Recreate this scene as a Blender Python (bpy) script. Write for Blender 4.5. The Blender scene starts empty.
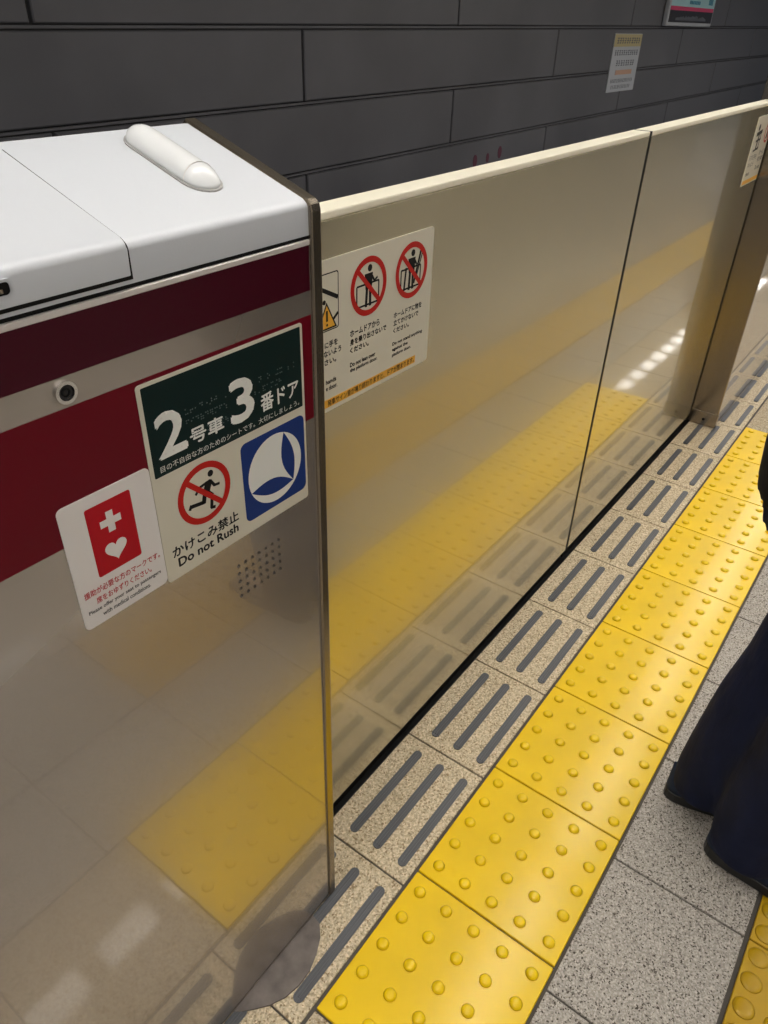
import bpy, bmesh, math, random
from mathutils import Vector, Matrix
random.seed(7)
S = bpy.context.scene
COL = S.collection
PI = math.pi

# ------------------------------------------------------------------ camera
CAM = Vector((-0.3961, -0.3936, 1.3682))
_r = Vector((0.59649868, -0.80220288, 0.025688))
_u = Vector((0.43532245, 0.35025248, 0.82934768))
_f = Vector((0.67430238, 0.48352223, -0.55814206))
cd = bpy.data.cameras.new('camera')
cam = bpy.data.objects.new('camera', cd)
COL.objects.link(cam)
cam.matrix_world = Matrix(((_r.x, _u.x, -_f.x, CAM.x), (_r.y, _u.y, -_f.y, CAM.y),
                           (_r.z, _u.z, -_f.z, CAM.z), (0, 0, 0, 1)))
cd.sensor_fit = 'VERTICAL'
cd.sensor_height = 36.0
cd.lens = 735.67 * 36.0 / 1024.0
cd.clip_start = 0.02
S.camera = cam

# ------------------------------------------------------------------ world and exposure
w = bpy.data.worlds.new('world')
S.world = w
w.use_nodes = True
w.node_tree.nodes['Background'].inputs[0].default_value = (0.80, 0.86, 1.0, 1)
w.node_tree.nodes['Background'].inputs[1].default_value = 0.12
S.view_settings.view_transform = 'Standard'
S.view_settings.look = 'None'
S.view_settings.gamma = 1.0
S.view_settings.use_curve_mapping = False
S.view_settings.exposure = 0.0
LAMP_A = 16.0     # louvred lamps over the platform
LAMP_B = 20.0     # lamps along the platform edge

# ------------------------------------------------------------------ helpers
WPOS = {}
def link(o, parent=None, at=(0, 0, 0)):
    """place o at world point `at`; parents here are only ever translated"""
    COL.objects.link(o)
    o.location = at
    WPOS[o.name] = Vector(at)
    if parent is not None:
        o.parent = parent
        o.matrix_parent_inverse = Matrix.Translation(-WPOS[parent.name])
    return o
def obj(name, me, mat, parent=None, at=(0, 0, 0), smooth=False):
    if isinstance(me, bmesh.types.BMesh):
        bm = me
        bmesh.ops.recalc_face_normals(bm, faces=bm.faces)
        me = bpy.data.meshes.new(name)
        bm.to_mesh(me); bm.free()
    if mat is not None and not me.materials:
        me.materials.append(mat)
    if smooth:
        for p in me.polygons: p.use_smooth = True
    return link(bpy.data.objects.new(name, me), parent, at)
def tag(o, label, cat, group=None):
    o['label'] = label; o['category'] = cat
    if group: o['group'] = group
    return o
def thing(name, label, cat, at=(0, 0, 0), group=None):
    o = link(bpy.data.objects.new(name, None), None, at)
    o.empty_display_size = 0.1
    return tag(o, label, cat, group)
def struct(o):
    o['kind'] = 'structure'
    return o
def B(): return bmesh.new()
def box(bm, x0, x1, y0, y1, z0, z1, bev=0, seg=2):
    r = bmesh.ops.create_cube(bm, size=1.0)
    vs = r['verts']
    for v in vs:
        v.co = Vector(((x0 + x1) / 2 + v.co.x * (x1 - x0), (y0 + y1) / 2 + v.co.y * (y1 - y0), (z0 + z1) / 2 + v.co.z * (z1 - z0)))
    if bev:
        es = list({e for v in vs for e in v.link_edges})
        bmesh.ops.bevel(bm, geom=es, offset=bev, segments=seg, profile=0.6, affect='EDGES', clamp_overlap=True)
    return bm
def loft(bm, rings, cap=True):
    vr = [[bm.verts.new(p) for p in r] for r in rings]
    n = len(vr[0])
    for a, b in zip(vr, vr[1:]):
        for i in range(n):
            bm.faces.new((a[i], a[(i + 1) % n], b[(i + 1) % n], b[i]))
    if cap:
        bm.faces.new(vr[0]); bm.faces.new(vr[-1])
    return bm
def prism_y(bm, pts, y0, y1):
    """extrude an x-z outline from y0 to y1"""
    return loft(bm, [[(x, y0, z) for x, z in pts], [(x, y1, z) for x, z in pts]])
def prism_x(bm, pts, x0, x1):
    return loft(bm, [[(x0, y, z) for y, z in pts], [(x1, y, z) for y, z in pts]])
def prism_z(bm, pts, z0, z1):
    return loft(bm, [[(x, y, z0) for x, y in pts], [(x, y, z1) for x, y in pts]])
def rrect(x0, x1, z0, z1, r, n=5):
    out = []
    for cx, cz, a0 in ((x1 - r, z1 - r, 0), (x0 + r, z1 - r, 90), (x0 + r, z0 + r, 180), (x1 - r, z0 + r, 270)):
        for k in range(n + 1):
            a = math.radians(a0 + 90 * k / n)
            out.append((cx + r * math.cos(a), cz + r * math.sin(a)))
    return out
def disc(cx, cz, r, n=32, ry=None):
    ry = ry or r
    return [(cx + r * math.cos(2 * PI * k / n), cz + ry * math.sin(2 * PI * k / n)) for k in range(n)]
def bar(a, b, wd):
    (ax, az), (bx, bz) = a, b
    dx, dz = bx - ax, bz - az
    l = math.hypot(dx, dz); nx, nz = -dz / l * wd / 2, dx / l * wd / 2
    return [(ax + nx, az + nz), (bx + nx, bz + nz), (bx - nx, bz - nz), (ax - nx, az - nz)]
def ring_y(bm, cx, cz, r0, r1, y0, y1, n=40):
    o = disc(cx, cz, r1, n); i = disc(cx, cz, r0, n)
    R = [[(x, y1, z) for x, z in i], [(x, y0, z) for x, z in i], [(x, y0, z) for x, z in o], [(x, y1, z) for x, z in o]]
    R.append(R[0])
    vr = [[bm.verts.new(p) for p in q] for q in R[:4]]
    vr.append(vr[0])
    for a, b in zip(vr, vr[1:]):
        for k in range(n):
            bm.faces.new((a[k], a[(k + 1) % n], b[(k + 1) % n], b[k]))
    return bm

_tc = bpy.data.curves.new('text_source', 'FONT')
_to = bpy.data.objects.new('text_source', _tc)
COL.objects.link(_to)
def text(name, body, x0, x1, z0, z1, y, mat, parent, bold=0.0, depth=0.00012, target=None):
    """lettering fitted to a box of the x-z plane, facing -y"""
    _tc.body = body; _tc.size = 1.0; _tc.resolution_u = 3
    _tc.space_line = 1.25
    dg = bpy.context.evaluated_depsgraph_get(); dg.update()
    me = bpy.data.meshes.new_from_object(_to.evaluated_get(dg))
    me.name = name
    xs = [v.co.x for v in me.vertices]; zs = [v.co.y for v in me.vertices]
    ax, bx, az, bz = min(xs), max(xs), min(zs), max(zs)
    for v in me.vertices:
        v.co = Vector((x0 + (v.co.x - ax) / (bx - ax) * (x1 - x0), y, z0 + (v.co.y - az) / (bz - az) * (z1 - z0)))
    if bold:
        k = bold * (x1 - x0) / (bx - ax)
        b_ = B()
        for i, (sx, sz) in enumerate(((0, 0), (k, 0), (-k, 0), (0, k), (0, -k))):
            n0 = len(b_.verts)
            b_.from_mesh(me)
            b_.verts.ensure_lookup_table()
            for v in b_.verts[n0:]: v.co += Vector((sx, -0.000004 * i, sz))
        b_.to_mesh(me); b_.free()
    me.materials.clear(); me.materials.append(mat)
    return obj(name, me, None, parent)

# ------------------------------------------------------------------ materials
def mat(name, col, rough=0.5, metal=0.0, coat=0.0, coat_rough=0.05, emit=None, spec=0.5, coat_ior=1.5):
    m = bpy.data.materials.new(name); m.use_nodes = True
    b = m.node_tree.nodes['Principled BSDF']
    b.inputs['Base Color'].default_value = (*col, 1)
    b.inputs['Roughness'].default_value = rough
    b.inputs['Metallic'].default_value = metal
    b.inputs['Coat Weight'].default_value = coat
    b.inputs['Coat Roughness'].default_value = coat_rough
    b.inputs['Coat IOR'].default_value = coat_ior
    b.inputs['Specular IOR Level'].default_value = spec
    if emit:
        b.inputs['Emission Color'].default_value = (*emit[:3], 1)
        b.inputs['Emission Strength'].default_value = emit[3]
    return m
def nodes(m):
    nt = m.node_tree
    return nt, nt.nodes, nt.links, nt.nodes['Principled BSDF']
def add_noise(m, scale, amt, bump=0.0, detail=4, stretch=(1, 1, 1), rough_amt=0.0, dist=0.002):
    """mottle the colour, relief and gloss of a surface in object space"""
    nt, N, L, b = nodes(m)
    tc = N.new('ShaderNodeTexCoord'); mp = N.new('ShaderNodeMapping')
    mp.inputs['Scale'].default_value = stretch
    n = N.new('ShaderNodeTexNoise'); n.inputs['Scale'].default_value = scale; n.inputs['Detail'].default_value = detail
    L.new(tc.outputs['Object'], mp.inputs['Vector']); L.new(mp.outputs['Vector'], n.inputs['Vector'])
    if amt:
        mr = N.new('ShaderNodeMapRange'); mr.inputs['From Min'].default_value = 0.3; mr.inputs['From Max'].default_value = 0.7
        mr.inputs['To Min'].default_value = 1 - amt; mr.inputs['To Max'].default_value = 1 + amt
        L.new(n.outputs['Fac'], mr.inputs['Value'])
        mx = N.new('ShaderNodeVectorMath'); mx.operation = 'SCALE'
        mx.inputs[0].default_value = b.inputs['Base Color'].default_value[:3]
        L.new(mr.outputs['Result'], mx.inputs['Scale']); L.new(mx.outputs['Vector'], b.inputs['Base Color'])
    if rough_amt:
        r0 = b.inputs['Roughness'].default_value
        m2 = N.new('ShaderNodeMapRange'); m2.inputs['From Min'].default_value = 0.3; m2.inputs['From Max'].default_value = 0.7
        m2.inputs['To Min'].default_value = r0 - rough_amt; m2.inputs['To Max'].default_value = r0 + rough_amt
        L.new(n.outputs['Fac'], m2.inputs['Value']); L.new(m2.outputs['Result'], b.inputs['Roughness'])
    if bump:
        bp = N.new('ShaderNodeBump'); bp.inputs['Strength'].default_value = bump; bp.inputs['Distance'].default_value = dist
        L.new(n.outputs['Fac'], bp.inputs['Height']); L.new(bp.outputs['Normal'], b.inputs['Normal'])
    return m
def granite(name, base, dark, warm, rough, dens=0.40, scale=330):
    m = mat(name, base, rough)
    nt, N, L, b = nodes(m)
    tc = N.new('ShaderNodeNewGeometry')
    v = N.new('ShaderNodeTexVoronoi'); v.inputs['Scale'].default_value = scale
    v2 = N.new('ShaderNodeTexNoise'); v2.inputs['Scale'].default_value = scale * 0.55; v2.inputs['Detail'].default_value = 2
    for n in (v, v2): L.new(tc.outputs['Position'], n.inputs['Vector'])
    sep = N.new('ShaderNodeSeparateColor'); L.new(v.outputs['Color'], sep.inputs[0])
    rp = N.new('ShaderNodeValToRGB'); e = rp.color_ramp.elements
    rp.color_ramp.interpolation = 'LINEAR'
    e[0].position = 0.0; e[0].color = (*dark, 1)
    e[1].position = 1.0; e[1].color = (*[min(1, c * 1.25) for c in base], 1)
    for pos, c in ((0.06, dark), (0.15, [x * .74 for x in base]), (dens, warm), (0.62, base)):
        q = rp.color_ramp.elements.new(pos); q.color = (*c, 1)
    L.new(sep.outputs[0], rp.inputs['Fac'])
    r2 = N.new('ShaderNodeMapRange'); r2.inputs['From Min'].default_value = 0.36; r2.inputs['From Max'].default_value = 0.62
    r2.inputs['To Min'].default_value = 0.80; r2.inputs['To Max'].default_value = 1.10
    L.new(v2.outputs['Fac'], r2.inputs['Value'])
    sc = N.new('ShaderNodeVectorMath'); sc.operation = 'SCALE'
    L.new(rp.outputs['Color'], sc.inputs[0]); L.new(r2.outputs['Result'], sc.inputs['Scale'])
    L.new(sc.outputs['Vector'], b.inputs['Base Color'])
    bp = N.new('ShaderNodeBump'); bp.inputs['Strength'].default_value = 0.015; bp.inputs['Distance'].default_value = 0.001
    L.new(v2.outputs['Fac'], bp.inputs['Height']); L.new(bp.outputs['Normal'], b.inputs['Normal'])
    return m

M = {}
M['face'] = add_noise(mat('satin_grey_beige_steel', (0.45, 0.405, 0.365), 0.24, 0.70, coat=1.0, coat_rough=0.025, coat_ior=1.45), 3.0, 0.03, rough_amt=0.02)
M['door'] = add_noise(mat('champagne_steel', (0.57, 0.52, 0.37), 0.24, 0.80, coat=1.0, coat_rough=0.04, coat_ior=1.42), 2.5, 0.03, rough_amt=0.02)
M['cap'] = mat('lit_cream_top', (0.86, 0.81, 0.66), 0.35)  # paler than the leaf: light on the door's top put into colour
M['bronze'] = add_noise(mat('bronze_steel', (0.31, 0.265, 0.21), 0.22, 0.9), 40, 0.05, stretch=(1, 1, 0.05))
M['cover'] = add_noise(mat('white_cover_paint', (0.55, 0.57, 0.61), 0.42), 400, 0.0, bump=0.12, detail=2, dist=0.0006)
M['lens'] = mat('milky_lamp_lens', (0.68, 0.69, 0.70), 0.22)
M['gasket'] = mat('grey_gasket', (0.35, 0.34, 0.33), 0.5)
M['black'] = mat('black_rubber_and_shade', (0.006, 0.006, 0.006), 0.6, spec=0.15)  # rubber seals, and shade painted black under the housings
M['sill'] = mat('dark_sill', (0.010, 0.010, 0.011), 0.6)
M['plum'] = mat('plum_film', (0.055, 0.003, 0.012), 0.30, spec=0.2)
M['ruby'] = mat('ruby_film', (0.140, 0.001, 0.010), 0.30, spec=0.2)
M['edge'] = mat('pale_edge', (0.72, 0.68, 0.66), 0.35, 0.2)  # painted highlight of the panel edge, and the lens joint line
M['sticker'] = mat('ivory_sticker', (0.68, 0.64, 0.53), 0.32)
M['card'] = mat('white_sticker', (0.78, 0.74, 0.72), 0.30)
M['green'] = mat('deep_green_print', (0.004, 0.018, 0.018), 0.4, spec=0.15)
M['white'] = mat('white_print', (0.80, 0.80, 0.76), 0.4)
M['ink'] = mat('black_print', (0.008, 0.008, 0.010), 0.45, spec=0.15)
M['signred'] = mat('sign_red_print', (0.50, 0.012, 0.010), 0.4, spec=0.2)
M['medred'] = mat('card_red_print', (0.46, 0.004, 0.014), 0.38, spec=0.2)
M['blue'] = mat('emblem_blue_print', (0.008, 0.035, 0.19), 0.38, spec=0.2)
M['amber'] = mat('amber_print', (0.80, 0.40, 0.03), 0.4)
M['chrome'] = mat('chrome', (0.75, 0.74, 0.72), 0.12, 1.0)
M['glass_dark'] = mat('dark_camera_glass', (0.006, 0.006, 0.008), 0.05)
M['yellow'] = add_noise(mat('yellow_tactile_resin', (0.82, 0.545, 0.0), 0.38, spec=0.2, coat=0.3, coat_rough=0.16), 7, 0.07, bump=0.05, rough_amt=0.05)
M['yellow_shaded'] = add_noise(mat('shaded_tactile_resin', (0.50, 0.30, 0.004), 0.36), 7, 0.08, bump=0.05, rough_amt=0.05)  # second strip's yellow, darkened for shade and a fainter reflection
M['granite'] = granite('grey_granite', (0.46, 0.425, 0.385), (0.10, 0.085, 0.07), (0.38, 0.345, 0.30), 0.04, 0.36, 400)
M['granite_tan'] = granite('tan_granite', (0.60, 0.50, 0.35), (0.30, 0.22, 0.13), (0.53, 0.43, 0.28), 0.24, 0.36)
M['granite_buff'] = granite('buff_granite', (0.52, 0.44, 0.32), (0.24, 0.17, 0.09), (0.45, 0.36, 0.23), 0.035, 0.36)
M['braille'] = mat('raised_braille', (0.05, 0.085, 0.085), 0.3)
M['grout'] = mat('dark_grout', (0.075, 0.066, 0.056), 0.8)
M['strip'] = add_noise(mat('slate_grip_strip', (0.085, 0.088, 0.098), 0.42), 60, 0.25, bump=0.25, stretch=(0.06, 6, 1))
M['panel'] = add_noise(mat('charcoal_wall_panel', (0.130, 0.128, 0.140), 0.42), 1.3, 0.16, rough_amt=0.05)
M['joint'] = mat('wall_joint', (0.025, 0.025, 0.027), 0.7)
M['ceiling'] = mat('off_white_ceiling', (0.62, 0.60, 0.55), 0.6)
M['far_wall'] = mat('warm_platform_wall', (0.66, 0.62, 0.54), 0.4)
M['lampA'] = mat('lamp_diffuser', (0.9, 0.9, 0.9), 0.5, emit=(1.0, 0.97, 0.92, LAMP_A))
M['lampB'] = mat('edge_lamp_diffuser', (0.9, 0.9, 0.9), 0.5, emit=(1.0, 0.96, 0.89, LAMP_B))
M['lampFill'] = mat('added_lamp_diffuser', (0.9, 0.9, 0.9), 0.5, emit=(1.0, 0.97, 0.92, LAMP_A * 0.6))  # for the unseen row added as general light
M['lamp_body'] = mat('white_lamp_body', (0.7, 0.7, 0.7), 0.4)
M['denim'] = add_noise(mat('dark_navy_denim', (0.009, 0.014, 0.045), 0.85, spec=0.2), 18, 0.25, bump=0.6, detail=5, stretch=(1.5, 1.5, 0.6), dist=0.01)
M['coat'] = add_noise(mat('black_jacket_cloth', (0.006, 0.007, 0.010), 0.8, spec=0.25), 15, 0.2, bump=0.5, dist=0.01)
M['shoe'] = mat('navy_suede', (0.014, 0.026, 0.060), 0.75, spec=0.3)
M['sole'] = mat('black_sole', (0.008, 0.008, 0.009), 0.5)
M['skin'] = mat('skin', (0.55, 0.36, 0.27), 0.5)
M['hair'] = mat('black_hair', (0.008, 0.007, 0.006), 0.45)
M['eye'] = mat('eye', (0.02, 0.015, 0.012), 0.15)
M['pink'] = mat('pink_paint', (0.13, 0.035, 0.06), 0.6)
M['paper'] = mat('white_paper', (0.50, 0.52, 0.56), 0.7)
M['paper_yellow'] = mat('yellow_paper_print', (0.52, 0.44, 0.24), 0.7)
M['paper_ink'] = mat('paper_ink', (0.16, 0.17, 0.20), 0.7)
M['paper_orange'] = mat('paper_orange_print', (0.58, 0.36, 0.26), 0.7)
M['cyan'] = mat('pale_cyan_print', (0.45, 0.72, 0.76), 0.5)
M['rose'] = mat('rose_stripe_print', (0.72, 0.06, 0.17), 0.5)
M['night'] = mat('night_print', (0.014, 0.012, 0.016), 0.4)
M['signblue'] = mat('sign_blue_print', (0.05, 0.30, 0.45), 0.5)

# ------------------------------------------------------------------ main dimensions (metres)
YF = 0.104      # front of the fixed housings
YD = 0.206      # front of the sliding leaves
XM = 0.174      # near housing ends here
XP = 2.597      # far housing begins here
YW = 3.2        # wall across the track
TX = 0.30       # tile pitch

# ------------------------------------------------------------------ setting: floor
bm = B(); box(bm, -6, 24, -6.0, 0.2025, -0.20, -0.004)
floor = struct(obj('floor', bm, M['grout']))
floor['label'] = 'speckled granite platform floor with yellow tactile tiles'
g = 0.0018
def tile_mesh(name, lx, ly, m, h=0.016, bev=0.0012):
    b_ = B(); box(b_, -lx / 2, lx / 2, -ly / 2, ly / 2, -h, 0, bev, 1)
    bmesh.ops.recalc_face_normals(b_, faces=b_.faces)
    me = bpy.data.meshes.new(name); b_.to_mesh(me); b_.free(); me.materials.append(m)
    return me
def piece(name, me, parent, at):
    return link(bpy.data.objects.new(name, me), parent, at)
def dome_mesh(name, r, h, m, ringed=True):
    b_ = B(); n = 18
    prof = [(r * 1.10, 0.0), (r, h * 0.35), (r * 0.86, h * 0.85), (r * 0.68, h), (r * 0.3, h * 1.08)]
    loft(b_, [[(a * math.cos(2 * PI * k / n), a * math.sin(2 * PI * k / n), z) for k in range(n)] for a, z in prof])
    bmesh.ops.recalc_face_normals(b_, faces=b_.faces)
    me = bpy.data.meshes.new(name); b_.to_mesh(me); b_.free(); me.materials.append(m)
    for p in me.polygons: p.use_smooth = True
    return me
YWD = 0.2912
me_y = tile_mesh('tactile_tile', TX - 2 * g, YWD - 2 * g, M['yellow'])
me_dot = dome_mesh('tactile_dot', 0.0105, 0.0048, M['yellow'])
for k in range(0, 9):
    t = piece('tactile_tile', me_y, floor, (k * TX + TX / 2, -YWD / 2, 0.002))
    pts = [(k * TX + 0.033 + 0.0585 * i, -0.0285 - 0.0587 * j, 0.002) for i in range(5) for j in range(5)]
    if -1 <= k <= 10:
        for q in pts: piece('tactile_dot', me_dot, t, q)
    else:
        b_ = B()
        for q in pts:
            loft(b_, [[(q[0] + a * math.cos(2 * PI * c / 8), q[1] + a * math.sin(2 * PI * c / 8), q[2] + z) for c in range(8)] for a, z in ((0.0115, 0), (0.0075, 0.005))])
        o = obj('tactile_dots', b_, M['yellow'], t); o['kind'] = 'stuff'
# granite tiles with grip strips beside the doors
OX = -0.04
me_l = tile_mesh('granite_tile', TX - 2 * g, 0.1985 - g, M['granite_tan'])
b_ = B()
half = 0.1225; wd = 0.0095
prism_z(b_, rrect(-half, half, -wd, wd, wd * 0.98, 4), -0.004, 0.0022)
for s in (-1, 0, 1):
    box(b_, -half + 0.008, half - 0.008, s * 0.0055 - 0.0014, s * 0.0055 + 0.0014, 0.002, 0.0034)
bmesh.ops.recalc_face_normals(b_, faces=b_.faces)
me_s = bpy.data.meshes.new('grip_strip'); b_.to_mesh(me_s); b_.free(); me_s.materials.append(M['strip'])
for k in range(-3, 24):
    cx = OX + k * TX + TX / 2
    t = piece('granite_tile', me_l, floor, (cx, 0.0045 + 0.09925, 0.0))
    for y in (0.033, 0.0935, 0.152):
        piece('grip_strip', me_s, t, (cx, y, 0.0))
# grey granite strip, second tactile strip, then the platform
me_f = tile_mesh('granite_tile', TX - 2 * g, YWD - 2 * g, M['granite_buff'])
for k in list(range(-4, 0)) + list(range(9, 24)):
    piece('granite_tile', me_f, floor, (k * TX + TX / 2, -YWD / 2, 0.0))
bm = B()
loft(bm, [[(x, y, z) for x, y in ((0.112, 0.1035), (0.108, 0.083), (0.092, 0.067), (0.066, 0.054), (0.038, 0.045), (0.011, 0.044), (-0.018, 0.050), (-0.041, 0.062), (-0.061, 0.078), (-0.079, 0.094), (-0.085, 0.1035))] for z in (-0.002, 0.0036)])
o = obj('repair_patch', bm, mat('grey_mortar', (0.17, 0.145, 0.13), 0.8), floor); o['label'] = 'grey mortar patch at the foot of the housing'
add_noise(o.data.materials[0], 30, 0.3, bump=0.4)
me_g = tile_mesh('granite_tile', TX - 2 * g, 0.2510 - 2 * g, M['granite'])
me_h = tile_mesh('granite_tile', TX - 2 * g, 0.30 - 2 * g, M['granite'])
me_o = tile_mesh('tactile_tile', TX - 2 * g, 0.30 - 2 * g, M['yellow_shaded'])
me_big = dome_mesh('tactile_disc', 0.0165, 0.0035, M['yellow_shaded'])
for k in range(-4, 34):
    cx = OX + k * TX + TX / 2
    piece('granite_tile', me_g, floor, (cx, -0.2935 - 0.1255, 0.0))
    if k < 1:
        piece('granite_tile', me_h, floor, (cx, -0.5490 - 0.15, 0.0)); continue
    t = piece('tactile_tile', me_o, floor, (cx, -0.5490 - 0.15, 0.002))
    if k <= 2:
        for i in range(6):
            for j in range(6):
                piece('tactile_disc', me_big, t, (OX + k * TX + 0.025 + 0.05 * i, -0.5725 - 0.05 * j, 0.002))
me_p = tile_mesh('granite_tile', TX - 2 * g, 0.60 - 2 * g, M['granite'])
for k in range(-3, 16):
    for j in range(3):
        piece('granite_tile', me_p, floor, (OX + k * TX + TX / 2, -0.850 - 0.30 - j * 0.60, 0.0))
bm = B()
box(bm, -6, OX - 4 * TX, -6.0, 0.2, -0.02, 0)
box(bm, OX - 4 * TX, OX - 3 * TX, -6.0, -0.856, -0.02, 0)
box(bm, OX + 16 * TX, 24, -6.0, -0.856, -0.02, 0)
box(bm, OX - 3 * TX, OX + 16 * TX, -6.0, -0.856 - 1.8, -0.02, 0)
box(bm, OX + 34 * TX, 24, -0.856, -0.2945, -0.02, 0)
obj('granite_paving', bm, M['granite'], floor)

# threshold rail under the doors, platform edge and track bed
bm = B(); box(bm, -6, 24, 0.203, 0.34, -0.30, -0.008)
struct(obj('trim_1', bm, M['sill']))
bm = B(); box(bm, -6, 24, 0.34, YW + 0.3, -1.3, -1.2)
struct(obj('track_bed', bm, M['joint']))

# ------------------------------------------------------------------ setting: wall across the track
SL = 0.0072                       # the courses climb gently with the line
bm = B(); box(bm, -6, 24, YW + 0.02, YW + 0.25, -1.3, 3.2)
wall = struct(obj('wall_track', bm, M['joint']))
PW, PH = 3.58, 0.408
def zrow(r, x): return 1.285 + r * PH + SL * x
for r in range(-5, 4):
    off = 1.82 if r % 2 == 0 else 3.61
    for c in range(-3, 7):
        x0 = off + c * PW; x1 = x0 + PW
        x0 = max(x0, -6); x1 = min(x1, 23.95)
        if x1 - x0 < 0.2: continue
        b_ = B()
        gx = 0.011
        pts = lambda ins, y: [(x0 + gx + ins, y, zrow(r, x0) + 0.006 + ins), (x1 - gx - ins, y, zrow(r, x1) + 0.006 + ins),
                              (x1 - gx - ins, y, zrow(r, x1) + PH - 0.022 - ins), (x0 + gx + ins, y, zrow(r, x0) + PH - 0.022 - ins)]
        loft(b_, [pts(0, YW + 0.03), pts(0, YW + 0.006), pts(0.006, YW)])
        obj('wall_panel', b_, M['panel'], wall)
for r in range(-5, 4):
    b_ = B()
    loft(b_, [[(x, YW + dy, zrow(r, x) + dz) for dy, dz in ((0.03, -0.013), (0.004, -0.013), (0.004, -0.001), (0.03, -0.001))] for x in (-6, 23.95)])
    obj('joint_strip', b_, M['panel'], wall)
# faint pink markings on the wall
def marks(pts, label):
    b_ = B()
    for x, z, s in pts:
        prism_y(b_, disc(x, z, s, 10, s * 1.5), YW - 0.003, YW + 0.001)
    o = obj('pink_marking', b_, M['pink'], wall); o['label'] = label
marks([(5.83, 0.33, 0.035), (6.05, 0.335, 0.026), (6.27, 0.36, 0.035)], 'three faint pink paint marks')

# ------------------------------------------------------------------ setting: platform side and ceiling
bm = B(); box(bm, -6, 24, -6.2, -6.0, -0.2, 2.8)
struct(obj('wall_platform', bm, M['far_wall']))
bm = B(); box(bm, -6, 24, -6.2, 0.9, 2.60, 2.8)
box(bm, -6, 24, 0.9, YW + 0.3, 3.1, 3.3)
struct(obj('ceiling', bm, M['ceiling']))

# lamps: six small lit panes per louvred fitting
def lamp(x, y, nx, px, lx, ly, m, label, group, z=2.4):
    t = thing('ceiling_light', label, 'lamp', (x, y, 2.6), group)
    b_ = B(); box(b_, x - nx * px / 2, x + nx * px / 2, y - ly / 2 - 0.03, y + ly / 2 + 0.03, z + 0.004, 2.6)
    obj('lamp_body', b_, M['lamp_body'], t)
    for i in range(nx):
        cx = x + (i - (nx - 1) / 2) * px
        b_ = B(); box(b_, cx - lx / 2, cx + lx / 2, y - ly / 2, y + ly / 2, z, z + 0.004)
        obj('diffuser', b_, m, t)
for i in range(7):
    lamp(0.39 + 1.0 + (i - 1) * 2.4, -1.43 if i < 3 else -1.80, 6, 0.40, 0.28, 0.15, M['lampA'],
         'louvred ceiling lamp in the row over the middle of the platform', 'louvred ceiling lamps over the platform')
for i in range(7):
    lamp(-1.6 + i * 2.4, 0.10, 2, 1.2, 1.05, 0.16, M['lampB'],
         'long ceiling lamp in the row above the platform doors', 'ceiling lamps above the doors')
for i in range(6):  # unseen row, added to lift the general platform light
    lamp(-1.2 + i * 2.6, -3.6, 2, 1.2, 1.0, 0.2, M['lampFill'],
         'added ceiling lamp for general light, far from the doors', 'added ceiling lamps far from the doors')

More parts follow.
